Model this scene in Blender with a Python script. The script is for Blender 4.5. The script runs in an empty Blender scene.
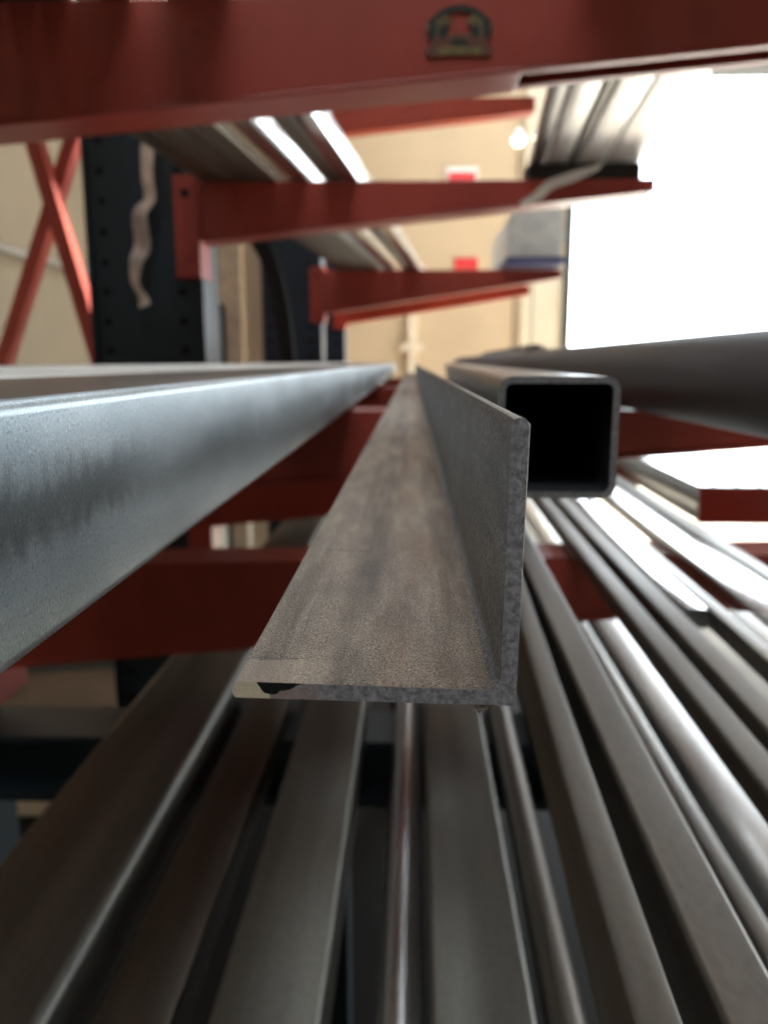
import bpy, bmesh, math, random
from mathutils import Vector, Matrix
random.seed(7)
H = 1.25                       # lens height above the floor; geometry below is written relative to it
sc = bpy.context.scene
COL = sc.collection
PI = math.pi

# ------------------------------------------------------------------ materials
def mat(name):
    m = bpy.data.materials.new(name); m.use_nodes = True
    nt = m.node_tree; b = nt.nodes['Principled BSDF']
    return m, nt, b
def N(nt, t, **kw):
    n = nt.nodes.new(t)
    for k, v in kw.items():
        if k in n.inputs.keys(): n.inputs[k].default_value = v
        else: setattr(n, k, v)
    return n
def L(nt, a, b): nt.links.new(a, b)
def coords(nt, scale=(1,1,1), rnd=True):
    tc = N(nt, 'ShaderNodeTexCoord'); mp = N(nt, 'ShaderNodeMapping')
    mp.inputs['Scale'].default_value = scale
    L(nt, tc.outputs['Object'], mp.inputs['Vector'])
    if rnd:
        oi = N(nt, 'ShaderNodeObjectInfo'); mu = N(nt, 'ShaderNodeMath', operation='MULTIPLY')
        mu.inputs[1].default_value = 37.0
        L(nt, oi.outputs['Random'], mu.inputs[0]); L(nt, mu.outputs[0], mp.inputs['Location'])
    return mp.outputs['Vector']
def noise(nt, vec, scale, detail=4, rough=.55):
    n = N(nt, 'ShaderNodeTexNoise'); n.inputs['Scale'].default_value = scale
    n.inputs['Detail'].default_value = detail; n.inputs['Roughness'].default_value = rough
    L(nt, vec, n.inputs['Vector']); return n.outputs['Fac']
def ramp(nt, fac, stops):
    r = N(nt, 'ShaderNodeValToRGB'); e = r.color_ramp.elements
    while len(e) < len(stops): e.new(.5)
    for k, (p, c) in enumerate(stops):
        e[k].position = p; e[k].color = (c[0], c[1], c[2], 1) if not isinstance(c, (int, float)) else (c, c, c, 1)
    L(nt, fac, r.inputs['Fac']); return r.outputs['Color']
def mixc(nt, fac, a, b, mode='MIX'):
    n = N(nt, 'ShaderNodeMix', data_type='RGBA', blend_type=mode)
    for s, v in ((n.inputs[0], fac), (n.inputs[6], a), (n.inputs[7], b)):
        if hasattr(v, 'links'): L(nt, v, s)
        elif isinstance(v, (int, float)): s.default_value = v
        else: s.default_value = (v[0], v[1], v[2], 1)
    return n.outputs[2]
def bump(nt, b, fac, strength, dist=.001):
    n = N(nt, 'ShaderNodeBump'); n.inputs['Strength'].default_value = strength; n.inputs['Distance'].default_value = dist
    L(nt, fac, n.inputs['Height']); L(nt, n.outputs['Normal'], b.inputs['Normal'])

def steel(name, c0, c1, metal, r0, r1, streak=.25, sc1=30, bmp=.25):
    """steel bar: tone drifts along the length (local Y) in streaks, fine mottling on top"""
    m, nt, b = mat(name)
    v = coords(nt, (1, streak*.25, 1)); v2 = coords(nt, (1, .5, 1))
    n1 = noise(nt, v, sc1, 4); n2 = noise(nt, v2, 260, 3)
    col = ramp(nt, n1, [(.3, c0), (.7, c1)])
    dk = ramp(nt, n2, [(.3, .72), (.6, 1.0)])
    L(nt, mixc(nt, .6, col, dk, 'MULTIPLY'), b.inputs['Base Color'])
    b.inputs['Metallic'].default_value = metal
    rr = N(nt, 'ShaderNodeMapRange'); rr.inputs['To Min'].default_value = r0; rr.inputs['To Max'].default_value = r1
    L(nt, n1, rr.inputs['Value']); L(nt, rr.outputs[0], b.inputs['Roughness'])
    bump(nt, b, n2, bmp, .0004)
    return m
def plain(name, c, rough=.6, metal=0, var=.25, scale=6, bmp=0, spec=None):
    m, nt, b = mat(name)
    v = coords(nt); n1 = noise(nt, v, scale, 5)
    col = ramp(nt, n1, [(.3, tuple(x*(1-var) for x in c)), (.7, tuple(x*(1+var*.4) for x in c))])
    L(nt, col, b.inputs['Base Color'])
    b.inputs['Roughness'].default_value = rough; b.inputs['Metallic'].default_value = metal
    if spec is not None: b.inputs['Specular IOR Level'].default_value = spec
    if bmp: bump(nt, b, n1, bmp, .003)
    return m

M = {}
M['dark_steel']  = steel('dark_mill_scale_steel', (.16,.152,.132), (.27,.256,.222), .55, .36, .52)
M['brown_steel'] = steel('brown_grey_steel', (.105,.088,.070), (.19,.16,.13), .5, .34, .5)
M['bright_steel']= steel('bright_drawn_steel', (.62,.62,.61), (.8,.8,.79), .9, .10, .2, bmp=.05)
M['grey_steel']  = steel('satin_grey_steel', (.22,.215,.20), (.36,.35,.33), .75, .26, .4)
M['rod_steel']   = steel('polished_rod_steel', (.62,.62,.63), (.8,.8,.8), .9, .28, .36, bmp=.05)
M['glare_steel']   = steel('steel_with_painted_glare', (.86,.86,.84), (.95,.95,.93), .35, .22, .36, bmp=.05)  # white glare of the reflected sky painted into the base colour
M['pipe_steel']  = steel('black_pipe_steel', (.075,.08,.095), (.125,.132,.155), .15, .42, .6)
M['inner_dark']  = plain('near_black_tube_inside', (.012,.014,.018), .8)  # inner faces coloured near black
M['cut_steel']   = plain('sawn_steel_end', (.34,.335,.34), .42, .4, .35, 400, .1)

def red_paint():
    m, nt, b = mat('worn_red_rack_paint')
    v = coords(nt, (1,1,1), False); n1 = noise(nt, v, 5, 5); n2 = noise(nt, v, 40, 6, .7)
    col = ramp(nt, n1, [(.3, (.34,.050,.034)), (.75, (.47,.078,.054))])
    sp = ramp(nt, n2, [(.66, 0.0), (.74, 1.0)])
    L(nt, mixc(nt, sp, col, (.11,.03,.025)), b.inputs['Base Color'])
    b.inputs['Roughness'].default_value = .36
    bump(nt, b, n1, .25, .004)
    return m
M['red'] = red_paint()
M['red_bright'] = plain('fresh_orange_red_paint', (.62,.07,.025), .4)
M['teal'] = plain('dark_blue_green_column_paint', (.018,.032,.042), .42)
M['blue'] = plain('dark_navy_column_paint', (.016,.035,.062), .4)
M['hole'] = plain('punched_hole_shadow', (.004,.004,.005), .9)
M['tape'] = plain('brown_paper_tape', (.88,.78,.68), .7, var=.35, scale=25)
M['wall'] = plain('tan_plaster_wall', (.56,.415,.265), .85, var=.12, scale=1.2)
M['wall_pale'] = plain('cream_painted_wall', (.62,.53,.39), .8, var=.08, scale=2)
M['ceil'] = plain('beige_ceiling_sheets', (.22,.17,.12), .8, var=.15)
def floor_mat():  # shade beneath the rack is painted into the floor colour as near black
    m, nt, b = mat('pale_concrete_with_painted_shade')
    v = coords(nt, (1,1,1), False); n1 = noise(nt, v, 1.4, 5)
    col = ramp(nt, n1, [(.3, (.50,.45,.37)), (.7, (.64,.58,.48))])
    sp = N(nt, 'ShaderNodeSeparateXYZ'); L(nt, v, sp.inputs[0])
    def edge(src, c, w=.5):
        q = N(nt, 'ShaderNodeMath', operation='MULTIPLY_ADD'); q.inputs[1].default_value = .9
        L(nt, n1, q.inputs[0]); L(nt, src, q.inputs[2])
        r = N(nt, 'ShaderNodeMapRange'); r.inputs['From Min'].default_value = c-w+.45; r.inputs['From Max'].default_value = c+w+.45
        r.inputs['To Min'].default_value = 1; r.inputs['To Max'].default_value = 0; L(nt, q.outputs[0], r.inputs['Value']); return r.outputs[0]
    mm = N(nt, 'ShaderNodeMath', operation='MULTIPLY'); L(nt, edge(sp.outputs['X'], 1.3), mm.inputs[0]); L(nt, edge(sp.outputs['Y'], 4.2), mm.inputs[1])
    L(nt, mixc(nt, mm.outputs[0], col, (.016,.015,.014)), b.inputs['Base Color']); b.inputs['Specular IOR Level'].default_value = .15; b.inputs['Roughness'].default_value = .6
    bump(nt, b, n1, .2, .003)
    return m
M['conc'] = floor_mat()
M['ground'] = plain('pale_yard_ground', (.72,.68,.6), .8, var=.12)
M['wood'] = plain('pale_wood', (.78,.64,.47), .7, var=.25, scale=9)
M['timber_dark'] = plain('dark_timber_block', (.03,.028,.026), .8)
M['card'] = plain('brown_cardboard', (.12,.072,.04), .85, var=.3, scale=7)
M['rubber'] = plain('black_rubber', (.012,.012,.014), .55)
M['plastic'] = plain('white_plastic_wrap', (.86,.86,.84), .25, var=.2, scale=14, bmp=.6)
def translucent(key, fac):
    m = M[key]; nt = m.node_tree; b = nt.nodes['Principled BSDF']; out = nt.nodes['Material Output']
    t = N(nt, 'ShaderNodeBsdfTranslucent'); src = b.inputs['Base Color'].links[0].from_socket; L(nt, src, t.inputs['Color'])
    mx = N(nt, 'ShaderNodeMixShader'); mx.inputs[0].default_value = fac
    L(nt, b.outputs[0], mx.inputs[1]); L(nt, t.outputs[0], mx.inputs[2]); L(nt, mx.outputs[0], out.inputs['Surface'])
M['white'] = plain('off_white_band', (.92,.90,.87), .4, var=.12, scale=30)
translucent('plastic', .5); translucent('white', .4); translucent('tape', .35)
M['matte_white'] = plain('plain_matte_white', (.86,.84,.79), .7, var=.12, scale=12)  # even matte white for the two far-left tubes
M['bluepl'] = plain('blue_base_board', (.08,.10,.30), .5)
M['alu'] = plain('galvanised_conduit', (.55,.56,.57), .35, .8)
M['signred'] = plain('sign_red', (.65,.04,.04), .5, var=.05)
M['signwhite'] = plain('sign_white', (.8,.78,.74), .5, var=.05)
M['gold'] = plain('emblem_faded_gold', (.20,.14,.045), .5, var=.5, scale=90)
M['green'] = plain('emblem_dark_green', (.012,.018,.01), .5, var=.3, scale=90)
M['embrown'] = plain('emblem_brown_banner', (.17,.055,.03), .5, var=.3, scale=90)
M['pink'] = plain('chalky_pink_paint', (.4,.24,.2), .6)
lm, lnt, lb = mat('lamp_glow'); lb.inputs['Emission Color'].default_value = (1,.86,.6,1); lb.inputs['Emission Strength'].default_value = 6
M['lamp'] = lm

# hero angle: brown grey mill scale with a dark band down the flat leg, pits and scratches
def hero_mat():
    m, nt, b = mat('brown_grey_hot_rolled_scale')
    tc = N(nt, 'ShaderNodeTexCoord'); sp = N(nt, 'ShaderNodeSeparateXYZ'); L(nt, tc.outputs['Object'], sp.inputs[0])
    v = coords(nt, (1,.22,1), False); v1 = coords(nt, (1,1,1), False); v3 = coords(nt, (1,.045,1), False)
    n_long = noise(nt, v3, 95, 4); n_med = noise(nt, v, 150, 5); n_fine = noise(nt, v1, 2000, 3, .6)
    base = ramp(nt, n_med, [(.3, (.22,.172,.135)), (.5, (.36,.295,.235)), (.7, (.50,.415,.33))])
    longc = ramp(nt, n_long, [(.36, (.40,.36,.34)), (.5, (1,1,1))])
    col = mixc(nt, .75, base, longc, 'MULTIPLY')
    # dark rolled band, local x about 27 mm from the toe
    def band(c, w):
        s = N(nt, 'ShaderNodeMath', operation='SUBTRACT'); s.inputs[1].default_value = c; L(nt, sp.outputs['X'], s.inputs[0])
        a = N(nt, 'ShaderNodeMath', operation='ABSOLUTE'); L(nt, s.outputs[0], a.inputs[0])
        r = N(nt, 'ShaderNodeMapRange', interpolation_type='SMOOTHSTEP'); r.inputs['From Min'].default_value = w*.2; r.inputs['From Max'].default_value = w
        r.inputs['To Min'].default_value = 1; r.inputs['To Max'].default_value = 0; L(nt, a.outputs[0], r.inputs['Value']); return r.outputs[0]
    def mul(a, bb):
        s = N(nt, 'ShaderNodeMath', operation='MULTIPLY')
        for i, q in enumerate((a, bb)):
            if hasattr(q, 'links'): L(nt, q, s.inputs[i])
            else: s.inputs[i].default_value = q
        return s.outputs[0]
    patch = ramp(nt, noise(nt, v, 42, 3), [(.38, 0.0), (.58, 1.0)])
    col = mixc(nt, mul(mul(band(.0215, .006), patch), .72), col, (.085,.068,.06))
    rust = ramp(nt, noise(nt, v, 60, 3), [(.42, 0.0), (.62, 1.0)])
    col = mixc(nt, mul(mul(band(.036, .012), rust), .55), col, (.30,.17,.10))
    pits = ramp(nt, n_fine, [(.38, .05), (.46, .8), (.58, 1.0), (.66, 1.9)])
    col = mixc(nt, .8, col, pits, 'MULTIPLY')
    # transverse scratches
    vs = coords(nt, (.18,1,1), False); ns = noise(nt, vs, 330, 2, .5)
    scr = ramp(nt, ns, [(.285, 0.0), (.27, 0.0)])
    scr = ramp(nt, ns, [(.22, 1.0), (.25, 0.0)])
    col = mixc(nt, mul(scr, .6), col, (.07,.055,.05))
    # strip near the sawn end where the scale flaked off
    fl = N(nt, 'ShaderNodeMath', operation='LESS_THAN'); fl.inputs[1].default_value = .0135
    wob = N(nt, 'ShaderNodeMath', operation='MULTIPLY_ADD'); wob.inputs[1].default_value = .003
    L(nt, noise(nt, v1, 90, 2), wob.inputs[0]); L(nt, sp.outputs['Y'], wob.inputs[2]); L(nt, wob.outputs[0], fl.inputs[0])
    lx = N(nt, 'ShaderNodeMapRange'); lx.inputs['From Min'].default_value = .006; lx.inputs['From Max'].default_value = .022; lx.inputs['To Min'].default_value = 1; lx.inputs['To Max'].default_value = 0
    L(nt, sp.outputs['X'], lx.inputs['Value'])
    col = mixc(nt, mul(mul(fl.outputs[0], lx.outputs[0]), .5), col, (.52,.41,.33))
    def absband(src, c, w, wobble=0.0):
        a = N(nt, 'ShaderNodeMath', operation='MULTIPLY_ADD'); a.inputs[1].default_value = wobble
        L(nt, noise(nt, v1, 260, 2), a.inputs[0]); L(nt, src, a.inputs[2])
        s_ = N(nt, 'ShaderNodeMath', operation='SUBTRACT'); s_.inputs[1].default_value = c+wobble*.5; L(nt, a.outputs[0], s_.inputs[0])
        b_ = N(nt, 'ShaderNodeMath', operation='ABSOLUTE'); L(nt, s_.outputs[0], b_.inputs[0])
        r_ = N(nt, 'ShaderNodeMapRange'); r_.inputs['From Min'].default_value = w*.5; r_.inputs['From Max'].default_value = w; r_.inputs['To Min'].default_value = 1; r_.inputs['To Max'].default_value = 0
        L(nt, b_.outputs[0], r_.inputs['Value']); return r_.outputs[0]
    for cy, cx, wx, wy in ((.0128,.0062,.0075,.00035), (.0128,.0375,.0035,.0003), (.108,.014,.011,.0008), (.112,.034,.006,.0008)):
        col = mixc(nt, mul(mul(absband(sp.outputs['Y'], cy, wy, .0012), absband(sp.outputs['X'], cx, wx)), .6), col, (.07,.05,.04))
    L(nt, col, b.inputs['Base Color'])
    b.inputs['Metallic'].default_value = .3
    rr = N(nt, 'ShaderNodeMapRange'); rr.inputs['To Min'].default_value = .38; rr.inputs['To Max'].default_value = .62
    L(nt, n_med, rr.inputs['Value']); L(nt, rr.outputs[0], b.inputs['Roughness'])
    hb = N(nt, 'ShaderNodeMath', operation='ADD'); L(nt, n_fine, hb.inputs[0]); L(nt, n_med, hb.inputs[1])
    bump(nt, b, hb.outputs[0], .8, .0004)
    return m
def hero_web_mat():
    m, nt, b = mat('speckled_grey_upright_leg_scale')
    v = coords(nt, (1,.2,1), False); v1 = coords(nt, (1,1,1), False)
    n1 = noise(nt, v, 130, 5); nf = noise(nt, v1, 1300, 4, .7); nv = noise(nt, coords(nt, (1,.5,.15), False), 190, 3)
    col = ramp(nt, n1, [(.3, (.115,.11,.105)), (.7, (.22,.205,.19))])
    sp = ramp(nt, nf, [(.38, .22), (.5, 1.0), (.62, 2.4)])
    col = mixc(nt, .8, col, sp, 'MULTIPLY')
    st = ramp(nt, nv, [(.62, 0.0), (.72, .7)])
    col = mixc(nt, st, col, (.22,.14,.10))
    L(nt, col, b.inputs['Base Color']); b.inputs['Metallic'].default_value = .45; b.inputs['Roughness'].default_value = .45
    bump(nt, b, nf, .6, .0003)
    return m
def hero_end_mat():
    m, nt, b = mat('sawn_grey_end_with_paint_chips')
    tc = N(nt, 'ShaderNodeTexCoord'); sp = N(nt, 'ShaderNodeSeparateXYZ'); L(nt, tc.outputs['Object'], sp.inputs[0])
    v = coords(nt, (1,1,1), False); n1 = noise(nt, v, 700, 5, .65); n2 = noise(nt, v, 170, 4)
    col = ramp(nt, n1, [(.36, (.17,.165,.18)), (.64, (.46,.44,.46))])
    def thr(src, scale, off, edge, sharp=.12):
        """1 where src*scale + noise*off is below edge"""
        a = N(nt, 'ShaderNodeMath', operation='MULTIPLY_ADD'); a.inputs[1].default_value = scale
        L(nt, src, a.inputs[0]); q = N(nt, 'ShaderNodeMath', operation='MULTIPLY'); q.inputs[1].default_value = off
        L(nt, n2, q.inputs[0]); L(nt, q.outputs[0], a.inputs[2])
        r = N(nt, 'ShaderNodeMapRange'); r.inputs['From Min'].default_value = edge-sharp; r.inputs['From Max'].default_value = edge
        r.inputs['To Min'].default_value = 1; r.inputs['To Max'].default_value = 0
        L(nt, a.outputs[0], r.inputs['Value']); return r.outputs[0]
    pinkish = thr(sp.outputs['X'], 45, .9, 1.35, .4)
    col = mixc(nt, pinkish, col, (.40,.31,.27))
    cream = thr(sp.outputs['X'], 110, 1.6, 1.65, .06)
    col = mixc(nt, cream, col, (.88,.75,.54))
    # black paint flake over the toe: ragged patch hanging from the upper edge between x 4 and 13 mm
    n5 = noise(nt, v, 420, 3)
    def rng(src, a, b2, t0, t1):
        q = N(nt, 'ShaderNodeMapRange'); q.inputs['From Min'].default_value = a; q.inputs['From Max'].default_value = b2
        q.inputs['To Min'].default_value = t0; q.inputs['To Max'].default_value = t1; L(nt, src, q.inputs['Value']); return q.outputs[0]
    depth = N(nt, 'ShaderNodeMath', operation='MULTIPLY'); L(nt, rng(sp.outputs['X'], .0040, .0062, 0, 1), depth.inputs[0]); L(nt, rng(sp.outputs['X'], .0085, .0140, 1, .12), depth.inputs[1])
    up_ = rng(sp.outputs['Z'], .0004, .0031, 0, 1)
    d2 = N(nt, 'ShaderNodeMath', operation='MULTIPLY_ADD'); L(nt, depth.outputs[0], d2.inputs[0]); L(nt, n5, d2.inputs[1]); L(nt, up_, d2.inputs[2])
    d3 = N(nt, 'ShaderNodeMath', operation='MULTIPLY_ADD'); d3.inputs[1].default_value = .45; L(nt, depth.outputs[0], d3.inputs[0]); L(nt, d2.outputs[0], d3.inputs[2])
    col = mixc(nt, rng(d3.outputs[0], 1.16, 1.22, 0, 1), col, (.008,.008,.009))
    L(nt, col, b.inputs['Base Color']); b.inputs['Roughness'].default_value = .5; b.inputs['Metallic'].default_value = .1
    bump(nt, b, n1, .8, .0004)
    return m
def left_mat():
    """galvanised side of the wide channel: cloudy blue grey coat with a scuffed dark drip patch"""
    m, nt, b = mat('clouded_galvanised_coat')
    tc = N(nt, 'ShaderNodeTexCoord'); sp = N(nt, 'ShaderNodeSeparateXYZ'); L(nt, tc.outputs['Object'], sp.inputs[0])
    v = coords(nt, (1,.35,1), False); v1 = coords(nt, (1,1,1), False); vd = coords(nt, (1,.8,.4), False)
    n1 = noise(nt, v, 26, 5); nf = noise(nt, v1, 1100, 3, .7); nd = noise(nt, vd, 230, 6, .7)
    col = ramp(nt, n1, [(.3, (.22,.27,.30)), (.5, (.33,.39,.42)), (.7, (.47,.53,.56))])
    # scuffed patch: a band at mid height, ragged by vertical drips
    z = N(nt, 'ShaderNodeMath', operation='MULTIPLY_ADD'); z.inputs[1].default_value = .020; L(nt, nd, z.inputs[0]); L(nt, sp.outputs['Z'], z.inputs[2])
    s = N(nt, 'ShaderNodeMath', operation='SUBTRACT'); s.inputs[1].default_value = .0400; L(nt, z.outputs[0], s.inputs[0])
    a = N(nt, 'ShaderNodeMath', operation='ABSOLUTE'); L(nt, s.outputs[0], a.inputs[0])
    r = N(nt, 'ShaderNodeMapRange'); r.inputs['From Min'].default_value = .0025; r.inputs['From Max'].default_value = .0105; r.inputs['To Min'].default_value = 1; r.inputs['To Max'].default_value = 0
    L(nt, a.outputs[0], r.inputs['Value'])
    pt0 = ramp(nt, noise(nt, coords(nt, (1,.5,.3), False), 24, 2), [(.46, 0.0), (.60, .45)])
    yl = N(nt, 'ShaderNodeMapRange', interpolation_type='SMOOTHSTEP'); yl.inputs['From Min'].default_value = 1.555+.19; yl.inputs['From Max'].default_value = 1.555+.27
    yl.inputs['To Min'].default_value = 1; yl.inputs['To Max'].default_value = 0; L(nt, sp.outputs['Y'], yl.inputs['Value'])
    pm_ = N(nt, 'ShaderNodeMath', operation='MAXIMUM'); L(nt, pt0, pm_.inputs[0]); L(nt, yl.outputs[0], pm_.inputs[1]); pt = pm_.outputs[0]
    mk = N(nt, 'ShaderNodeMath', operation='MULTIPLY'); L(nt, r.outputs[0], mk.inputs[0]); L(nt, pt, mk.inputs[1])
    mk2 = N(nt, 'ShaderNodeMath', operation='MULTIPLY'); mk2.inputs[1].default_value = .68; L(nt, mk.outputs[0], mk2.inputs[0])
    col = mixc(nt, mk2.outputs[0], col, (.06,.07,.075))
    fs = ramp(nt, nf, [(.36, .35), (.46, 1.0), (.62, 1.0), (.68, 2.2)])
    col = mixc(nt, .55, col, fs, 'MULTIPLY')
    L(nt, col, b.inputs['Base Color']); b.inputs['Metallic'].default_value = .55
    rr = N(nt, 'ShaderNodeMapRange'); rr.inputs['To Min'].default_value = .28; rr.inputs['To Max'].default_value = .48
    L(nt, n1, rr.inputs['Value']); L(nt, rr.outputs[0], b.inputs['Roughness'])
    bump(nt, b, nf, .3, .0002)
    return m
M['hero'] = hero_mat(); M['hero_web'] = hero_web_mat(); M['hero_end'] = hero_end_mat(); M['galv'] = left_mat()
M['black_chip'] = plain('black_paint_chip', (.008,.008,.009), .35, var=.2, scale=300)

# ------------------------------------------------------------------ mesh helpers
class MB:
    def __init__(s): s.v = []; s.f = []; s.m = []; s.mats = []; s.sm = []
    def mi(s, m):
        m = M[m] if isinstance(m, str) else m
        if m not in s.mats: s.mats.append(m)
        return s.mats.index(m)
    def add(s, vs, fs, m, smooth=False, mm=None):
        o = len(s.v); k = s.mi(m)
        s.v += [tuple((mm @ Vector(v)) if mm else v) for v in vs]
        for f in fs: s.f.append(tuple(i+o for i in f)); s.m.append(k); s.sm.append(smooth)
    def box(s, x0, x1, y0, y1, z0, z1, m, mm=None):
        vs = [(x,y,z) for z in (z0,z1) for y in (y0,y1) for x in (x0,x1)]
        s.add(vs, [(0,2,3,1),(4,5,7,6),(0,1,5,4),(2,6,7,3),(0,4,6,2),(1,3,7,5)], m, mm=mm)
    def prism(s, pts, y0, y1, m, mend=None, smooth=False, mm=None, steps=None):
        """closed x-z outline (counter-clockwise seen from -y) pushed along y"""
        n = len(pts); ys = steps or [y0, y1]
        vs = [(x, y, z) for y in ys for x, z in pts]; k = len(ys)
        fs = [(r*n+i, r*n+(i+1)%n, (r+1)*n+(i+1)%n, (r+1)*n+i) for r in range(k-1) for i in range(n)]
        s.add(vs, fs, m, smooth, mm)
        s.add([(x, ys[0], z) for x, z in pts], [tuple(range(n))[::-1]], mend or m, False, mm)
        s.add([(x, ys[-1], z) for x, z in pts], [tuple(range(n))], mend or m, False, mm)
    def cyl(s, c, r, y0, y1, m, seg=24, axis='y'):
        pts = [(r*math.cos(2*PI*i/seg), r*math.sin(2*PI*i/seg)) for i in range(seg)]
        mm = Matrix.Translation(c)
        if axis == 'x': mm = mm @ Matrix.Rotation(-PI/2, 4, 'Z')
        if axis == 'z': mm = mm @ Matrix.Rotation(PI/2, 4, 'X')
        s.prism(pts, y0, y1, m, smooth=True, mm=mm)
    def build(s, name, parent=None, loc=(0,0,0), rz=0, ry=0, bevel=0, label=None):
        me = bpy.data.meshes.new(name); me.from_pydata(s.v, [], s.f)
        for m in s.mats: me.materials.append(m)
        for p, k, sm in zip(me.polygons, s.m, s.sm): p.material_index = k; p.use_smooth = sm
        bm = bmesh.new(); bm.from_mesh(me); bmesh.ops.remove_doubles(bm, verts=bm.verts, dist=1e-6)
        bmesh.ops.recalc_face_normals(bm, faces=bm.faces); bm.to_mesh(me); bm.free()
        o = bpy.data.objects.new(name, me); COL.objects.link(o)
        if parent: o.parent = parent; o.location = loc
        else: o.location = (loc[0], loc[1], loc[2]+H)
        o.rotation_euler = (0, ry, rz)
        if any(s.sm): me.set_sharp_from_angle(angle=math.radians(38))
        if bevel:
            b = o.modifiers.new('bevel', 'BEVEL'); b.width = bevel; b.segments = 2; b.limit_method = 'ANGLE'; b.harden_normals = False
        if label: o['label'] = label
        return o
def tag(o, label, cat, group=None):
    o['label'] = label; o['category'] = cat
    if group: o['group'] = group
    return o
def struct(o): o['kind'] = 'structure'; return o
def empty(name, loc, label, cat):
    o = bpy.data.objects.new(name, None); COL.objects.link(o); o.location = (loc[0], loc[1], loc[2]+H); o.empty_display_size = .1
    return tag(o, label, cat)

def rrect(x0, x1, z0, z1, r, seg=5):
    pts = []
    for cx, cz, a0 in ((x1-r, z0+r, -PI/2), (x1-r, z1-r, 0), (x0+r, z1-r, PI/2), (x0+r, z0+r, PI)):
        for i in range(seg+1):
            a = a0 + PI/2*i/seg; pts.append((cx+r*math.cos(a), cz+r*math.sin(a)))
    return pts
def hollow(mb, outer, inner, y0, y1, m, mend='cut_steel', min_='inner_dark', steps=None):
    n = len(outer); ys = steps or [y0, y1]; k = len(ys)
    ring = [(r*n+i, r*n+(i+1)%n, (r+1)*n+(i+1)%n, (r+1)*n+i) for r in range(k-1) for i in range(n)]
    mb.add([(x, y, z) for y in ys for x, z in outer], ring, m, True)
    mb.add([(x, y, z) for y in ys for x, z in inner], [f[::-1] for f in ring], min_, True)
    for y in (ys[0], ys[-1]):
        mb.add([(x, y, z) for x, z in outer]+[(x, y, z) for x, z in inner], [(i, (i+1)%n, n+(i+1)%n, n+i) for i in range(n)], mend)

# every bar has its origin at its near lower left; yaw about it
def tube(name, x, y0, y1, zb, w, h, t, r, m, yaw, label, cat='tube', group=None, mend='cut_steel', zend=None):
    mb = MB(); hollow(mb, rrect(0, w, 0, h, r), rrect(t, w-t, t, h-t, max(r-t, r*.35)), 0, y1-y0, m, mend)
    return tag(mb.build(name, loc=(x, y0, zb), rz=yaw), label, cat, group)
def flat(name, x, y0, y1, zb, w, h, m, yaw, label, cat='bar', group=None):
    mb = MB(); mb.prism(rrect(0, w, 0, h, min(w, h)*.12, 2), 0, y1-y0, m, 'cut_steel', smooth=True)
    return tag(mb.build(name, loc=(x, y0, zb), rz=yaw), label, cat, group)
def rod(name, x, y0, y1, zb, r, m, yaw, label, cat='rod', group=None, wall=None):
    mb = MB(); seg = 40
    o = [(r+r*math.cos(2*PI*i/seg), r+r*math.sin(2*PI*i/seg)) for i in range(seg)]
    if wall:
        q = r-wall; inn = [(r+q*math.cos(2*PI*i/seg), r+q*math.sin(2*PI*i/seg)) for i in range(seg)]
        hollow(mb, o, inn, 0, y1-y0, m)
    else: mb.prism(o, 0, y1-y0, m, 'cut_steel', smooth=True)
    return tag(mb.build(name, loc=(x, y0, zb), rz=yaw), label, cat, group)
def angle(name, x, y0, y1, zb, w, h, t, m, yaw, label, flip=False):
    pts = [(0,0),(w,0),(w,h),(w-t,h),(w-t,t),(0,t)]
    if flip: pts = [(w-a, b) for a, b in pts][::-1]
    mb = MB(); mb.prism(pts, 0, y1-y0, m, 'cut_steel')
    return tag(mb.build(name, loc=(x, y0, zb), rz=yaw, bevel=.0012), label, 'angle iron')
def yw(vx): return -math.atan((vx-412)/800.)
def X0(x, yref, y0, yaw): return x + (yref-y0)*math.tan(yaw)   # slide a reference point back to the bar's near end

# ------------------------------------------------------------------ the setting
FZ = -H
def slab(name, x0, x1, y0, y1, z0, z1, m):
    mb = MB(); mb.box(x0, x1, y0, y1, z0, z1, m); return struct(mb.build(name))
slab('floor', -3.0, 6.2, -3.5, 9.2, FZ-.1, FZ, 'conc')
slab('ground', -12, 40, 9.2, 40, FZ-.14, FZ-.04, 'ground')
slab('ground_side', 6.2, 40, -20, 9.2, FZ-.14, FZ-.04, 'ground')
# back wall with a tall roller-door opening on the right
WX0, WX1, WZ1 = 1.62, 5.6, 3.02
mb = MB()
mb.box(-3.0, 1.17, 9.0, 9.2, FZ, 4.4, 'wall')
mb.box(1.17, WX0, 8.94, 9.2, FZ, 4.4, 'wall_pale')
mb.box(WX0, WX1, 9.0, 9.2, WZ1, 4.4, 'wall_pale'); mb.box(WX1, 6.2, 9.0, 9.2, FZ, 4.4, 'wall')
struct(mb.build('wall_back'))
mb = MB(); mb.box(WX0, WX0+.07, 8.9, 9.25, FZ, WZ1, 'timber_dark'); mb.box(WX1-.07, WX1, 8.9, 9.25, FZ, WZ1, 'timber_dark'); mb.box(WX0, WX1, 8.9, 9.25, WZ1-.07, WZ1, 'timber_dark')
o = struct(mb.build('trim_1'))
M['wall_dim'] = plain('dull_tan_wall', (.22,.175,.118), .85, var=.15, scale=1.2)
slab('wall_left', -3.15, -3.0, -3.5, 9.2, FZ, 4.4, 'wall_dim')
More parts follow.
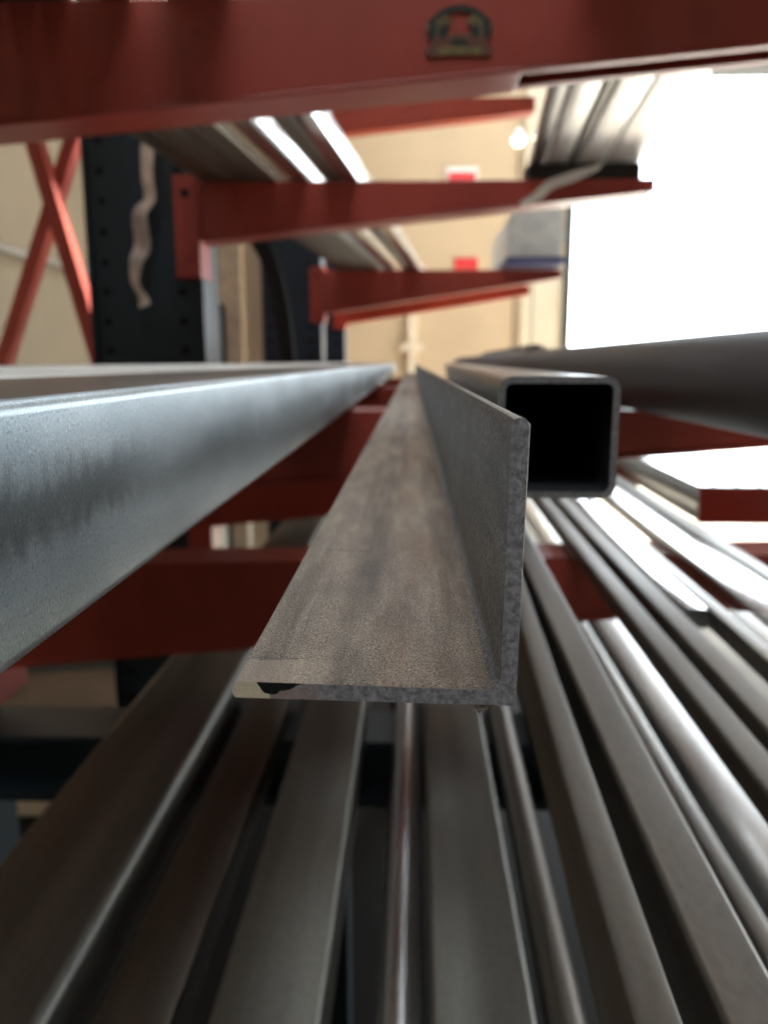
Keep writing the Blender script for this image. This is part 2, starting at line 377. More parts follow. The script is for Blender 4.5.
# right wall: long bright loading opening
M['wall_far'] = plain('dark_unseen_wall', (.085,.075,.062), .8)  # for unseen walls, coloured dark to cut bounced light
mb = MB()
mb.box(6.05, 6.2, -3.5, 3.6, FZ, 4.4, 'wall_far'); mb.box(6.05, 6.2, 3.6, 9.2, 3.0, 4.4, 'wall_far'); mb.box(6.05, 6.2, 8.2, 9.0, FZ, 3.0, 'wall_far')
struct(mb.build('wall_right'))
# wall behind the photographer
mb = MB()
mb.box(-3.0, -1.5, -3.5, -3.3, FZ, 4.4, 'wall_far'); mb.box(1.5, 6.05, -3.5, -3.3, FZ, 4.4, 'wall_far')
mb.box(-1.5, 1.5, -3.5, -3.3, FZ, 4.4, 'wall_far')
struct(mb.build('wall_front'))
mb = MB()   # ceiling with two unseen rooflight openings, added to light arms and bars
SX0, SX1, SY0, SY1 = -.15, 2.4, 4.6, 8.4
mb.box(-3.15, -1.3, -3.5, 9.2, 4.4, 4.5, 'ceil'); mb.box(-1.3, SX0, -.9, 9.2, 4.4, 4.5, 'ceil'); mb.box(-1.3, SX0, -3.5, -2.9, 4.4, 4.5, 'ceil'); mb.box(SX1, 6.2, -3.5, 9.2, 4.4, 4.5, 'ceil')
mb.box(1.1, SX1, -3.5, SY0, 4.4, 4.5, 'ceil'); mb.box(SX0, 1.1, -.9, SY0, 4.4, 4.5, 'ceil'); mb.box(SX0, 1.1, -3.5, -2.9, 4.4, 4.5, 'ceil'); mb.box(SX0, SX1, SY1, 9.2, 4.4, 4.5, 'ceil')
struct(mb.build('ceiling'))
mb = MB(); mb.box(-.045, .065, 8.93, 9.0, FZ, .62, 'wood'); mb.box(-.12, .14, 8.91, 8.93, .12, .2, 'wood')
struct(mb.build('trim_2'))

# ------------------------------------------------------------------ the racks
def rack_arm(root, R, x_root, x_tip, Y, zt0, zt1, h0, h1, cut=None, m='red', emblem=False, plate=(.06,.27), wdt=.09, label=None):
    """tapered sheet-steel box arm; the underside is closed to x=cut and open beyond"""
    def P(x, y, z): return (x-R[0], y-R[1], z-R[2])
    t = .006
    zt = lambda x: zt0+(zt1-zt0)*(x-x_root)/(x_tip-x_root)
    zb = lambda x: zt(x)-(h0+(h1-h0)*(x-x_root)/(x_tip-x_root))
    mb = MB()
    def hexa(xa, xb, ya, yb, f_lo, f_hi):
        vs = [P(x, y, f(x)) for f in (f_lo, f_hi) for y in (ya, yb) for x in (xa, xb)]
        mb.add(vs, [(0,2,3,1),(4,5,7,6),(0,1,5,4),(2,6,7,3),(0,4,6,2),(1,3,7,5)], m)
    cut = x_tip if cut is None else cut
    hexa(x_root, x_tip, Y, Y+t, zb, zt); hexa(x_root, x_tip, Y+wdt-t, Y+wdt, zb, zt)
    hexa(x_root, x_tip, Y+t, Y+wdt-t, lambda x: zt(x)-t, zt)
    hexa(x_root, cut, Y-.004, Y+wdt+.004, lambda x: zb(x)-t, zb)
    if cut < x_tip: # narrow return lips along both lower edges of the open end
        hexa(cut, x_tip, Y, Y+.018, lambda x: zb(x)-.004, zb); hexa(cut, x_tip, Y+wdt-.018, Y+wdt, lambda x: zb(x)-.004, zb)
    hexa(x_tip-t, x_tip, Y+t, Y+wdt-t, zb, lambda x: zt(x)-t)
    arm = mb.build('arm', root, bevel=.0025, label=label)
    pm = MB(); pw, ph = plate
    pz1 = zt0+.016; c = P(0,0,0)
    pm.box(x_root-pw+c[0], x_root+.004+c[0], Y-.012+c[1], Y+wdt+.012+c[1], pz1-ph+c[2], pz1+c[2], m)
    pm.cyl((x_root-pw*.5+c[0], Y-.006+c[1], pz1-.045+c[2]), .011, -.012, 0, 'hole', 16)
    pm.cyl((x_root-pw*.5+c[0], Y-.006+c[1], pz1-ph+.045+c[2]), .009, -.014, 0, m, 6)
    pm.build('connector_plate', arm, bevel=.002)
    return arm
def column(root, R, x0, x1, Y, z1, m, d=.16):
    mb = MB(); c = (-R[0], -R[1], -R[2])
    mb.box(x0+c[0], x1+c[0], Y+c[1], Y+d+c[1], FZ+c[2], z1+c[2], m)
    mb.box(x0-.012+c[0], x0+c[0], Y-.012+c[1], Y+d+.012+c[1], FZ+c[2], z1+c[2], m)
    mb.box(x1+c[0], x1+.010+c[0], Y-.0+c[1], Y+d+.012+c[1], FZ+c[2], z1+c[2], m)
    z = FZ+.08
    while z < z1-.05:
        for x in (x0+.03, x1-.045):
            mb.cyl((x+c[0], Y+c[1], z+c[2]), .011, -.0012, .001, 'hole', 14)
        z += .075
    return mb.build('column', root, bevel=.002)

RA = (-.70, 1.2, FZ)
rackA = empty('cantilever_rack', RA, 'near red and dark teal cantilever rack whose arms carry the foreground steel', 'storage rack')
column(rackA, RA, -.93, -.665, 1.10, 2.6, 'teal', .07); column(rackA, RA, -.83, -.555, 2.14, 2.6, 'teal')
AH = dict(h0=.150, h1=.036)
a1 = rack_arm(rackA, RA, -.60, .60, 1.09, .447, .447, .148, .045, cut=.135, wdt=.075)
rack_arm(rackA, RA, -.545, .60, 2.12, .447, .447, .139, .024, plate=(.06,.25))
rack_arm(rackA, RA, -.60, .60, 1.09, -.0640, -.0640, .130, .034, plate=(.06,.25))
rack_arm(rackA, RA, -.545, .60, 2.12, -.0640, -.0640, .130, .034, plate=(.06,.25))
rack_arm(rackA, RA, -.617, .60, 1.09, -.286, -.2585, .150, .060, plate=(.06,.236))
rack_arm(rackA, RA, -.545, .60, 2.12, -.285, -.2585, .150, .060, plate=(.06,.25))
rack_arm(rackA, RA, -.60, .52, 1.09, 1.00, 1.00, .155, .045)
def foot(root, R, x0, x1, Y):
    mb = MB(); c = (-R[0], -R[1], -R[2]); z1 = -.548
    mb.box(x0+c[0], x1+c[0], Y+c[1], Y+.11+c[1], z1-.012+c[2], z1+c[2], 'teal')
    mb.box(x0+c[0], x1+c[0], Y+.05+c[1], Y+.06+c[1], z1-.09+c[2], z1-.012+c[2], 'teal')
    mb.box(x0+c[0], x1+c[0], Y+c[1], Y+.11+c[1], z1-.105+c[2], z1-.09+c[2], 'teal')
    mb.box(x0+c[0], x0+.012+c[0], Y+c[1], Y+.11+c[1], FZ+c[2], z1-.105+c[2], 'teal')
    for x in (x0+.5, x1-.08):
        mb.box(x+c[0], x+.07+c[0], Y+.02+c[1], Y+.09+c[1], FZ+c[2], z1-.105+c[2], 'teal')
    return mb.build('base_beam', root, bevel=.002)
foot(rackA, RA, -.665, .75, 1.09); foot(rackA, RA, -.555, .75, 2.12)

def bar_between(mb, p, q, w, t, m, R):
    """L-section brace from p to q"""
    p = Vector(p)-Vector(R); q = Vector(q)-Vector(R); d = (q-p); l = d.length
    zax = d.normalized(); xax = Vector((0,0,1)).cross(zax); xax = Vector((1,0,0)) if xax.length < 1e-3 else xax.normalized()
    xax = Vector((1,0,0)) - zax*zax.x; xax.normalize(); yax = zax.cross(xax)
    mm = Matrix((( xax.x,yax.x,zax.x,p.x),(xax.y,yax.y,zax.y,p.y),(xax.z,yax.z,zax.z,p.z),(0,0,0,1)))
    mb.box(-w/2, w/2, -t/2, t/2, 0, l, m, mm); mb.box(w/2-t, w/2, t/2, w*.8, 0, l, m, mm)

RB = (-.6, 4.5, FZ)
rackB = empty('cantilever_rack', RB, 'farther red and navy cantilever rack beyond the near one, by the tan back wall', 'storage rack')
column(rackB, RB, -.74, -.465, 4.11, 2.9, 'blue'); column(rackB, RB, -.70, -.415, 4.91, 2.9, 'blue')
rack_arm(rackB, RB, -.44, .73, 4.10, .447, .447, .205, .035, plate=(.07,.27))
rack_arm(rackB, RB, -.40, .69, 4.90, .447, .447, .22, .05, plate=(.07,.27), m='red_bright')
rack_arm(rackB, RB, -.44, .575, 4.10, 1.235, 1.235, .16, .06, plate=(.07,.27), m='red_bright')
rack_arm(rackB, RB, -.44, .73, 4.10, -.08, -.08, .17, .04, plate=(.07,.27))

# third rack frame at far left: only its crossed braces show between the near arms
RC = (-1.33, 3.0, FZ)
rackC = empty('rack_frame', RC, 'pair of crossed red angle braces between posts of the rack at far left', 'rack bracing')
for p, q in (((-1.39,3.0,.95), (-1.0,3.0,-.66)), ((-1.165,3.06,.95), (-1.83,3.06,-.66))):
    mb = MB(); bar_between(mb, p, q, .075, .006, 'red', RC); mb.build('brace', rackC)
mb = MB(); mb.box(-.73+0, -.60, 0, .1, 0, 2.6-FZ, 'teal'); mb.build('post', rackC, loc=(0,.12,0))

# emblem on the near upper arm
def emblem(arm):
    cx, cz, Y = .056, .4035, 1.0868
    def loc(x, z, d=0): return (x+cx-RA[0], Y-d-RA[1], z+cz-RA[2])
    def poly(mb, pts, m, d0, d1):
        n = len(pts)
        vs = [loc(x, z, d0) for x, z in pts]+[loc(x, z, d1) for x, z in pts]
        mb.add(vs, [tuple(range(n, 2*n)), tuple(range(n))[::-1]]+[(i, (i+1)%n, n+(i+1)%n, n+i) for i in range(n)], m)
    def arc(r0, r1, rx, a0, a1, zc, seg=18):
        o = [(rx*r1*math.cos(a0+(a1-a0)*i/seg), zc+r1*math.sin(a0+(a1-a0)*i/seg)) for i in range(seg+1)]
        i_ = [(rx*r0*math.cos(a0+(a1-a0)*i/seg), zc+r0*math.sin(a0+(a1-a0)*i/seg)) for i in range(seg+1)]
        return o, i_
    mb = MB()
    def band(r0, r1, rx, a0, a1, zc, m, d):
        o, i_ = arc(r0, r1, rx, a0, a1, zc); n = len(o)
        for k in range(n-1): poly(mb, [o[k], o[k+1], i_[k+1], i_[k]], m, 0, d)
    band(.024, .031, 1.28, PI*.02, PI*.98, -.002, 'green', .0008)
    band(.014, .025, 1.45, -PI*.02, PI*.36, -.004, 'gold', .0010); band(.014, .025, 1.45, PI*.64, PI*1.02, -.004, 'gold', .0010)
    for s in (-1, 1):
        poly(mb, [(s*.020+.004*math.cos(a*PI/6)*1.6, -.001+.0075*math.sin(a*PI/6)) for a in range(12)], 'green', 0, .0014)
        poly(mb, [(s*.034+.0055*math.cos(a*PI/6), .002+.013*math.sin(a*PI/6)) for a in range(12)], 'green', 0, .0014)
        poly(mb, [(s*.032+.010*math.cos(a*PI/6), -.023+.007*math.sin(a*PI/6)) for a in range(12)], 'embrown', 0, .0009)
        poly(mb, [(s*.039+.0028*math.cos(a*PI/6), .004+.0028*math.sin(a*PI/6)) for a in range(12)], 'gold', 0, .0016)
    poly(mb, [(-.036,-.020), (.036,-.020), (.034,-.005), (0,-.003), (-.034,-.005)], 'embrown', 0, .0012)
    poly(mb, [(-.026,-.028), (.026,-.028), (.030,-.019), (0,-.016), (-.030,-.019)], 'gold', 0, .0013)
    poly(mb, [(.012*math.cos(a*PI/8), -.0135+.004*math.sin(a*PI/8)) for a in range(16)], 'green', 0, .0018)
    mb.build('emblem', arm, label='dark green and faded gold crest sticker with a scroll')
emblem(a1)

# ------------------------------------------------------------------ foreground: steel on the eye-level arms (top z = -.062)
def hero_angle():
    S = .0534; t = .0031; r = .0028
    # outline: flat leg at the bottom, upright leg at the right, rounded toes and root fillet
    pts = [(0.0006,0), (S-.0006,0), (S,.0006), (S,S-.0012), (S-.0008,S-.0002), (S-.0018,S), (S-t+.0005,S-.0003), (S-t,S-.0012)]
    for i in range(5):
        a = -0.0 - PI/2*i/4
        pts.append((S-t-r+r*math.cos(a), t+r+r*math.sin(a)))
    pts += [(.0015,t), (.0004,t-.0004), (0,t-.0015), (0,.0006)]
    ys = [0, .0006, .0015, .003, .006, .012, .03] + [.06*1.35**k for k in range(15)]
    ys = [y for y in ys if y < 4.3]+[4.3]
    mb = MB(); n = len(pts)
    rng = random.Random(3)
    vs = []
    for y in ys:
        for x, z in pts:
            j = .00014 if y < .004 else 0
            vs.append((x+rng.uniform(-j, j), y+(rng.uniform(-.00025, .00025) if y == 0 else 0), z+rng.uniform(-j, j)))
    for k in range(n):
        x, z = pts[k]; x2, z2 = pts[(k+1)%n]
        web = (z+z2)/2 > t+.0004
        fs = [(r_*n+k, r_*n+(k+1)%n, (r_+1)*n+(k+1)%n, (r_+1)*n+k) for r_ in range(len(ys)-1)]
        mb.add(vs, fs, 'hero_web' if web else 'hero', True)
    mb.add(vs[:n], [tuple(range(n))[::-1]], 'hero_end'); mb.add(vs[-n:], [tuple(range(n))], 'hero_end')
    o = mb.build('steel_angle', loc=(-.0335, .141, -.0622), rz=0.0, ry=math.radians(.9))
    tag(o, 'brown-grey steel angle with a chipped end pointing at the viewer, dead centre', 'angle iron')
    bm_ = MB(); q = [(.0448,0,.0002), (.0484,0,.0002), (.0476,0,-.0011), (.0466,0,-.0020), (.0456,0,-.0010)]
    vs = [(x, .0003, z) for x, _, z in q]+[(x, .0022, z) for x, _, z in q]
    bm_.add(vs, [(0,1,2,3,4), (9,8,7,6,5)]+[(i, (i+1)%5, 5+(i+1)%5, 5+i) for i in range(5)], 'hero')
    bm_.build('burr', o, label='small rusty burr under the corner')
hero_angle()

# square tube, right of the angle
yt = yw(440)
ZR = -.0566
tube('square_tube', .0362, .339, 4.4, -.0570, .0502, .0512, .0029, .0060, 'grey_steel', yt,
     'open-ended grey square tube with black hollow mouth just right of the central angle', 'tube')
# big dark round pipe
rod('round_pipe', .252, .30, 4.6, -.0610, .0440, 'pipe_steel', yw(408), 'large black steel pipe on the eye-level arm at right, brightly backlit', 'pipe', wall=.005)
# dark offcuts beyond tube and pipe
angle('steel_angle', .163, 1.4, 2.8, -.0600, .05, .028, .004, 'pipe_steel', yw(420), 'dark low steel angle lying between the square tube and the large pipe')
rod('rubber_hose', .33, 2.6, 4.5, -.0600, .058, 'rubber', yw(425), 'black hose-like roll end rising behind the large dark pipe', 'pipe')

# wide galvanised tube, left
mb = MB(); hollow(mb, rrect(0,.101,0,.0535,.0035), rrect(.003,.098,.003,.0505,.002), 0, 6.1, 'galv', 'cut_steel')
lt = mb.build('rectangular_tube', loc=(-.1790+.006,-1.555,-.0605), rz=yw(409))
lt.data.materials.append(M['brown_steel'])      # its top faces coloured brown, its sides galvanised
for p in lt.data.polygons:
    if p.normal.z > .97 and p.center.z > .052: p.material_index = len(lt.data.materials)-1
tag(lt, 'wide blue-grey galvanised tube filling the left edge, its scuffed side facing right', 'tube')
tube('rectangular_tube', -.300+.006, -1.5, 4.4, -.0605, .105, .0535, .003, .003, 'matte_white', yw(410), 'bright-topped tube lying flat directly left of the wide galvanised tube')
tube('rectangular_tube', -.415+.006, -1.5, 4.4, -.0605, .105, .0570, .003, .005, 'matte_white', yw(410), 'brightest flat tube at far left, its top white')

# ------------------------------------------------------------------ middle level (arm top about z=-.26)
ZM = -.2565
def mtube(x, yref, y0, y1, w, h, m, vx, label, zb=ZM, t=.003, r=.003, name='square_tube', fn=tube, **kw):
    ya = yw(vx); xx = X0(x, yref, y0, ya)
    if fn is tube: return tube(name, xx, y0, y1, zb, w, h, t, r, m, ya, label)
    return fn(name, xx, y0, y1, zb, w, h, m, ya, label)
k = .21/.2
mtube(.0832*k, .56*k, -.3, 1.2, .0165, .0465, 'brown_steel', 444, 'narrow brown-grey bar just right of the central angle, on the middle level', name='flat_bar', fn=flat)
mtube(.1075*k, .5625*k, -.3, 4.3, .0240, .0465, 'brown_steel', 435, 'brown-topped tube with a dark glossy left side, second right of the central angle', name='rectangular_tube')
k = 1.18; h = .020
mtube(.1745*k, .5649*k, -.3, 4.3, .0205, h, 'brown_steel', 430, 'plain grey-brown tube left of the close-set right-hand bars, beside the dark red gap', name='square_tube')
mtube(.2018*k, .5657*k, -.3, 4.3, .0225, h, 'brown_steel', 431, 'brown-grey tube immediately left of the short white bar on the middle level', name='square_tube')
mtube(.2270*k, .6669*k, .76, 4.2, .0240, h, 'bright_steel', 431, 'short white-glinting flat bar whose cut near end shows under the square tube', name='flat_bar', fn=flat)
mtube(.2480*k, .6676*k, -.3, 4.3, .0150, h, 'grey_steel', 431, 'thin grey bar touching the right side of the short white bar', name='flat_bar', fn=flat)
mtube(.2655*k, .6685*k, -.3, .765, .0230, h*.8, 'glare_steel', 433, 'white bar entering from the right edge and ending in the dark gap', name='flat_bar', fn=flat)
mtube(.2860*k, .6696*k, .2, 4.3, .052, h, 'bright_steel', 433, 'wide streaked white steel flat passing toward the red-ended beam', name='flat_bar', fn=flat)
mtube(.3350*k, .6696*k, .2, 4.3, .022, h, 'grey_steel', 433, 'outermost grey bar of the middle level, just left of the red-ended beam', name='flat_bar', fn=flat)
# beam with red end
ye = yw(431)
rt = empty('red_ended_beam', (.460,1.27,-.2530), 'short brown beam with a red painted end at the right edge, top glaring white', 'beam')
mb = MB(); hollow(mb, rrect(0,.16,0,.058,.003,2), rrect(.005,.155,.005,.053,.002,2), .008, 2.4, 'bright_steel'); mb.build('body', rt, label='bare steel length with brown side')
mb = MB(); mb.box(-.001,.161,0,.008,-.001,.0590,'red'); 
for x in (.02,.055,.09,.125): mb.cyl((x,.004,.0590), .0022, 0, .003, 'hole', 10, 'z')
mb.build('end_plate', rt, label='red painted end plate')
rt.rotation_euler.z = ye

# ------------------------------------------------------------------ lowest level (top of the base beams z=-.548)
ZL = -.5475
def low(kind, xa, xb, h, m, vx, label, y0=-.3, y1=4.2, name='rectangular_tube', yref=.49, **kw):
    """xa..xb measured on a plane z=-.45; rescaled to the bar's own top"""
    zt = ZL+h; k = -zt/.45; ya = yw(vx); w = (xb-xa)*k
    xx = X0(xa*k, yref*k, y0, ya)
    if kind == 'tube': return tube(name, xx, y0, y1, ZL, w, h, .004, kw.get('r', .006), m, ya, label)
    if kind == 'flat': return flat(name, xx, y0, y1, ZL, w, h, m, ya, label)
    if kind == 'rod': return rod(name, xx, y0, y1, ZL, w/2, m, ya, label, 'rod')
low('tube', -.3787, -.2532, .075, 'dark_steel', 414, 'widest dark tube with a rounded blue-grey edge, leftmost on the lowest level', r=.012)
low('flat', -.2209, -.1640, .045, 'brown_steel', 414, 'dull brown flat bar in the gap beside the leftmost wide dark tube', name='flat_bar')
low('tube', -.1384, -.0617, .076, 'dark_steel', 412, 'dark flat-topped tube with a thin pale right edge, left of the shiny rod', r=.003)
low('rod', -.0236, .0125, .0435, 'rod_steel', 417, 'shiny round rod with a white glint line below the angle iron', name='round_rod')
low('tube', .0165, .0895, .075, 'dark_steel', 417, 'grey-brown flat-topped tube between the shiny rod and the thin round bar', r=.004)
low('rod', .0985, .1290, .040, 'brown_steel', 424, 'thin round bar with a soft highlight, right of the grey-brown flat-topped tube', name='round_rod')
low('flat', .1450, .2300, .030, 'dark_steel', 424, 'deep-lying dark flat bar in the shadow gap between thin round bar and middle level', name='flat_bar')
low('flat', .2894, .3085, .060, 'grey_steel', 429, 'slim pale edge bar left of the brightest white flat, lowest level', name='flat_bar', yref=1.267)
low('flat', .3260, .3766, .060, 'glare_steel', 428, 'brilliant white flat bar emerging under the dark red arm at right', name='flat_bar', yref=1.268)
low('flat', .4300, .4700, .060, 'grey_steel', 430, 'bluish grey flat bar right of the brilliant white flat, lowest level', name='flat_bar', yref=1.268)

# ------------------------------------------------------------------ upper level (arm top z=.447)
def up(x, w, h, m, label, vx=482, y0=-.4, y1=5.3, name='flat_bar', fn=tube, zb=.4490, yref=2.09):
    ya = yw(vx); xx = X0(x, yref, y0, ya)
    if fn is tube: return tube(name, xx, y0, y1, zb, w, h, .003, .003, m, ya, label)
    return fn(name, xx, y0, y1, zb, w, h, m, ya, label)
up(-.538, .056, .05, 'brown_steel', 'dusty brown tube nearest the column on the upper arms', name='rectangular_tube', y0=1.25)
up(-.476, .046, .05, 'dark_steel', 'dark brown tube second from the column on the upper arms', name='rectangular_tube')
up(-.383, .038, .05, 'dark_steel', 'dark tube left of the thin bright strip on the upper arms', name='rectangular_tube')
up(-.338, .011, .012, 'glare_steel', 'thin white-glinting strip on the upper arms, leftmost of the three bright ones', fn=flat, y1=2.5)
up(-.323, .011, .014, 'wood', 'tan wooden lath beside the thin white strip on the upper arms', fn=flat, name='wood_lath', y1=2.5)
up(-.424, .036, .05, 'dark_steel', 'third dark tube from the column on the upper arms', name='rectangular_tube')
up(-.309, .042, .050, 'bright_steel', 'middle bright strip of the three on the upper arms', name='rectangular_tube')
up(-.225, .040, .05, 'dark_steel', 'narrow dark tube against the left side of the widest bright strip overhead', name='rectangular_tube')
up(-.182, .040, .056, 'bright_steel', 'widest brightest strip on the upper arms, right of the other two', name='rectangular_tube')
# spacer and the bright stack at right
mb = MB(); mb.box(.285,.565,2.125,2.20,.4475,.4850,'timber_dark')
tag(mb.build('spacer_block', bevel=.002), 'black timber spacer on the second upper arm under the bright stack at right', 'wood block')
for k, (x, w, m, lb) in enumerate(((.290,.030,'grey_steel','grey bar at the left edge of the bright overhead stack at right'),
                                   (.325,.055,'glare_steel','broad white bar, second in the bright overhead stack at right'),
                                   (.385,.016,'dark_steel','thin dark-lined bar in the middle of the bright overhead stack at right'),
                                   (.406,.060,'glare_steel','white bar right of the thin dark one in the bright overhead stack'),
                                   (.471,.085,'glare_steel','outermost white bar of the bright overhead stack, by the open doorway'))):
    up(x, w, .03, m, lb, fn=flat, vx=478, y0=.6, y1=2.6, zb=.4855, yref=2.1)

# ------------------------------------------------------------------ loose things
def ribbon(name, pts, w, m, label, cat, thick=.0008, wdir=(1,0,0), twist=None):
    """a band of real thickness along a path"""
    mb = MB(); P = [Vector(p) for p in pts]; rows = []
    def cr(i, t):
        a, b, c, d = P[max(i-1,0)], P[i], P[i+1], P[min(i+2, len(P)-1)]
        return .5*((2*b)+(c-a)*t+(2*a-5*b+4*c-d)*t*t+(-a+3*b-3*c+d)*t**3)
    path = [cr(i, j/6) for i in range(len(P)-1) for j in range(6)]+[P[-1]]
    W = w if callable(w) else (lambda u: w)
    vs = []
    for i, p in enumerate(path):
        u = i/(len(path)-1); d = (path[min(i+1, len(path)-1)]-path[max(i-1, 0)]).normalized()
        wv = Vector(wdir); 
        if twist: wv = Matrix.Rotation(twist(u), 3, d) @ wv
        wv = (wv-d*wv.dot(d)).normalized(); nrm = d.cross(wv).normalized()
        for a, b in ((-1,-1),(1,-1),(1,1),(-1,1)): vs.append(tuple(p+wv*a*W(u)/2+nrm*b*thick/2))
    n = len(path)
    fs = [(4*i+j, 4*i+(j+1)%4, 4*i+4+(j+1)%4, 4*i+4+j) for i in range(n-1) for j in range(4)]+[(3,2,1,0),(4*n-4,4*n-3,4*n-2,4*n-1)]
    mb.add(vs, fs, m, True)
    return tag(mb.build(name), label, cat)
ribbon('paper_tape', [(-.640,2.10,.60),(-.652,2.08,.54),(-.655,2.07,.45),(-.655,2.08,.40),(-.676,2.06,.36),(-.683,2.09,.29),(-.694,2.07,.25),(-.703,2.08,.20),(-.69,2.09,.165),(-.682,2.08,.140)],
       lambda u: .040-.012*u+.006*math.sin(14*u), 'tape', 'torn tan paper tape hanging down the dark column', 'tape', twist=lambda u: .5*math.sin(9*u))
ribbon('rubber_strap', [(-.520,2.6,.440),(-.49,2.6,.385),(-.442,2.6,.290),(-.415,2.6,.16),(-.40,2.6,.03),(-.398,2.6,-.004)],
       .048, 'rubber', 'black rubber strap curving down from behind the second upper arm onto the left tubes', 'strap', thick=.006)
ribbon('rubber_strap', [(-.365,2.6,-.20),(-.345,2.6,-.30),(-.31,2.6,-.455)], .036, 'rubber', 'short black strap hanging in the dark gap left of the central angle', 'strap', thick=.006)
ribbon('plastic_strap', [(.262,2.065,.378),(.30,2.055,.395),(.33,2.055,.420),(.38,2.06,.438),(.44,2.085,.463),(.455,2.09,.470),(.468,2.09,.478)],
       lambda u: .016+.014*abs(math.sin(4*u+.4)), 'white', 'twisted white plastic strap over the tip of the second upper arm', 'strap', twist=lambda u: 1.2*u+.4)
# wrapped bundle on the far arm
def bundle():
    R0 = (.44,3.9,.4560); root = empty('wrapped_bundle', R0, 'white plastic-wrapped bundle on the far upper arm beside the doorway', 'bundle')
    bm = bmesh.new(); bmesh.ops.create_cube(bm, size=1)
    bmesh.ops.subdivide_edges(bm, edges=bm.edges, cuts=9, use_grid_fill=True)
    rng = random.Random(4)
    for v in bm.verts:
        x, y, z = v.co
        s = 1-.12*(abs(x)*2)**4*(abs(z)*2)**2
        if z > -.45: x += .03*math.sin(17*z+5*y)+rng.uniform(-.015,.015); z += .05*math.sin(9*x+3)*(z+.5)+rng.uniform(-.012,.012)
        v.co = (x*s*.26+.14, y*.8+.45, (z+.5)*.235*s+.03)
    me = bpy.data.meshes.new('wrap'); bm.to_mesh(me); bm.free(); me.materials.append(M['plastic'])
    for p in me.polygons: p.use_smooth = True
    o = bpy.data.objects.new('wrap', me); COL.objects.link(o); o.parent = root
    mb = MB(); mb.box(.0,.28,.03,.87,0,.03,'bluepl'); mb.build('base_board', root, bevel=.003, label='blue board under the wrap')
bundle()
# conduit along the left wall
mb = MB(); mb.cyl((-2.93,0,.80), .03, -3.0, 8.8, 'alu')
for y in (1.5, 4.5, 7.5): mb.box(-2.999,-2.9,y,y+.04,.76,.84,'alu')
tag(mb.build('mounted_conduit'), 'galvanised pipe running along the tan left wall', 'pipe')
# boards leaning at the left wall
for k, (x0, x1, y, z1, m, lb) in enumerate(((-1.24,-1.045,5.0,.95,'wood','pale cream board standing behind the dark column'),
                                            (-1.035,-.90,5.06,.90,'wall_pale','whiter narrow board standing right of the pale cream one'),
                                            (-1.235,-1.13,4.9,.34,'timber_dark','low dark plank leaning on the pale cream board'))):
    mb = MB(); mb.box(x0,x1,0,.03,0,z1-FZ,m)
    if k < 2:
        mb.box(x0,x1,-.012,0,.9,.93,'card')
    o = mb.build('wood_board', loc=(0,y,FZ), bevel=.002); tag(o, lb, 'board')
# signs on the back wall
mb = MB(); mb.box(.35,.68,8.975,8.9995,1.82,2.02,'signwhite'); mb.box(.37,.66,8.972,8.975,1.84,1.97,'signred')
tag(mb.build('wall_sign'), 'red and white sign high on the back wall above the second arm', 'sign')
mb = MB(); mb.box(.45,.70,8.975,8.9995,.98,1.10,'signred')
tag(mb.build('wall_sign'), 'small plain red sign on the back wall just above the third arm', 'sign')
# two glowing lamps
for x, y, z, r, lb in ((.93,7.6,1.93,.055,'larger glowing hanging lamp in front of the back wall'), (1.14,7.9,2.02,.038,'smaller glowing hanging lamp by the doorway side')):
    e = empty('hanging_lamp', (x, y, z), lb, 'lamp')
    mb = MB(); seg = 20
    prof = [(.012,.9*r+.05), (.03,.9*r+.03), (r*1.15,.25*r), (r*1.2,.15*r)]
    vs = [(a*math.cos(2*PI*i/seg), a*math.sin(2*PI*i/seg), b) for a, b in prof for i in range(seg)]
    mb.add(vs, [(j*seg+i, j*seg+(i+1)%seg, (j+1)*seg+(i+1)%seg, (j+1)*seg+i) for j in range(3) for i in range(seg)], 'signwhite', True)
    mb.build('lamp_shade', e)
    mb = MB(); bmv = []
    vs = [(r*math.cos(t)*math.cos(2*PI*i/seg), r*math.cos(t)*math.sin(2*PI*i/seg), r*math.sin(t)) for t in [-PI/2+PI*j/10 for j in range(11)] for i in range(seg)]
    mb.add(vs, [(j*seg+i, j*seg+(i+1)%seg, (j+1)*seg+(i+1)%seg, (j+1)*seg+i) for j in range(10) for i in range(seg)], 'lamp', True)
    mb.build('bulb', e)
    mb = MB(); mb.cyl((0,0,0), .006, -4.4+z, -(.9*r+.045), 'timber_dark', 8, 'z'); mb.build('cord', e)
# low clutter seen under the arms at left
mb = MB(); mb.box(-.35,.35,-.25,.25,0,.12,'card'); mb.box(-.34,-.02,-.24,.24,.12,.124,'card'); mb.box(.0,.34,-.24,.24,.12,.124,'card')
tag(mb.build('cardboard_box', loc=(-1.35,2.5,FZ), rz=.2, bevel=.002), 'flat brown cardboard box on the floor beneath the rack at lower left', 'box')
mb = MB(); mb.box(-.40,.40,-.05,.05,0,.10,'wood')
tag(mb.build('timber_bearer', loc=(-1.3,2.05,FZ), rz=.03, bevel=.004), 'grey-brown timber bearer on the floor in front of the cardboard box', 'timber')
mb = MB(); mb.prism([(-.16,0),(.16,0),(.06,.30),(-.02,.30)], -.12, .12, 'signwhite')
tag(mb.build('cement_sack', loc=(-.80,5.45,FZ), bevel=.03), 'pale slumped sack on the floor seen below the wide galvanised tube', 'sack')
mb = MB(); mb.cyl((0,0,0), .035, -.34, 0, 'pink', 16, 'z')
tag(mb.build('floor_post', loc=(-1.33,5.0,FZ)), 'short pinkish post on the floor seen under the wide galvanised tube', 'post')

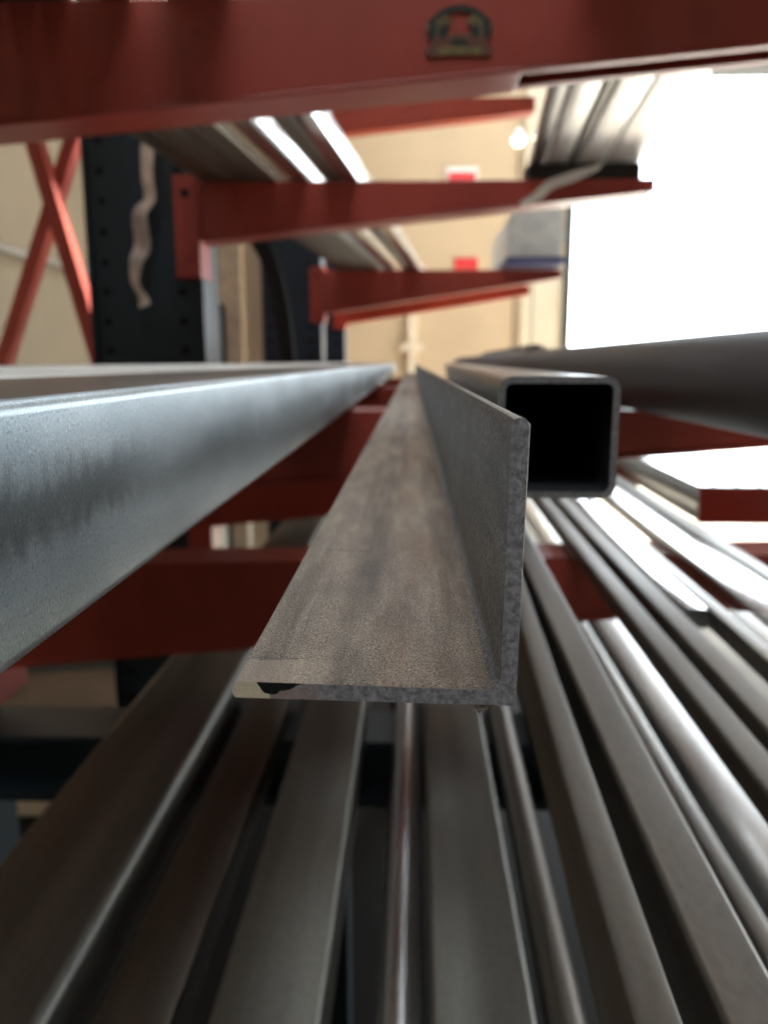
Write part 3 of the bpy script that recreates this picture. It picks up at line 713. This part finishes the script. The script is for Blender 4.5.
# ------------------------------------------------------------------ light
w = bpy.data.worlds.new('world'); sc.world = w; w.use_nodes = True
bg = w.node_tree.nodes['Background']; bg.inputs[0].default_value = (.86,.94,1,1); bg.inputs[1].default_value = 8.0
def sun(d, e, col, ang):
    l = bpy.data.lights.new('sun', 'SUN'); l.energy = e; l.color = col; l.angle = math.radians(ang)
    o = bpy.data.objects.new('sun', l); COL.objects.link(o); o.rotation_euler = Vector(d).to_track_quat('-Z', 'Y').to_euler(); o.location = (5,8,8); return o
sun((-.42,-.60,-.62), 22.0, (1,.93,.82), 1.5)
def portal(loc, rot, sx, sy):
    l = bpy.data.lights.new('portal', 'AREA'); l.shape = 'RECTANGLE'; l.size = sx; l.size_y = sy; l.cycles.is_portal = True
    o = bpy.data.objects.new('portal', l); COL.objects.link(o); o.location = (loc[0], loc[1], loc[2]+H); o.rotation_euler = rot
portal(((WX0+WX1)/2, 9.3, (FZ+WZ1)/2), (-PI/2, 0, 0), WX1-WX0, WZ1-FZ)
portal((6.3, 5.9, (FZ+3.0)/2), (0, PI/2, 0), 3.0-FZ, 4.6)
portal(((SX0+SX1)/2, (SY0+SY1)/2, 4.52), (0, 0, 0), SX1-SX0, SY1-SY0)
portal((-.1, -1.9, 4.52), (0, 0, 0), 2.4, 2.0)

# ------------------------------------------------------------------ camera
cd = bpy.data.cameras.new('camera'); cam = bpy.data.objects.new('camera', cd); COL.objects.link(cam); sc.camera = cam
cd.sensor_fit = 'AUTO'; cd.sensor_width = 36; cd.lens = 28.125; cd.clip_start = .01; cd.clip_end = 200
cam.location = (0, 0, H); cam.rotation_euler = (PI/2-math.radians(10.613), 0, math.radians(1.970))
cd.dof.use_dof = True; cd.dof.focus_distance = .170; cd.dof.aperture_fstop = 15.0
sc.view_settings.view_transform = 'Standard'; sc.view_settings.look = 'None'; sc.view_settings.gamma = 1
sc.view_settings.use_curve_mapping = False; sc.view_settings.exposure = 0.0
sc.cycles.use_denoising = True
sc.cycles.max_bounces = 10; sc.cycles.diffuse_bounces = 5; sc.cycles.glossy_bounces = 5
sc.cycles.sample_clamp_indirect = 8
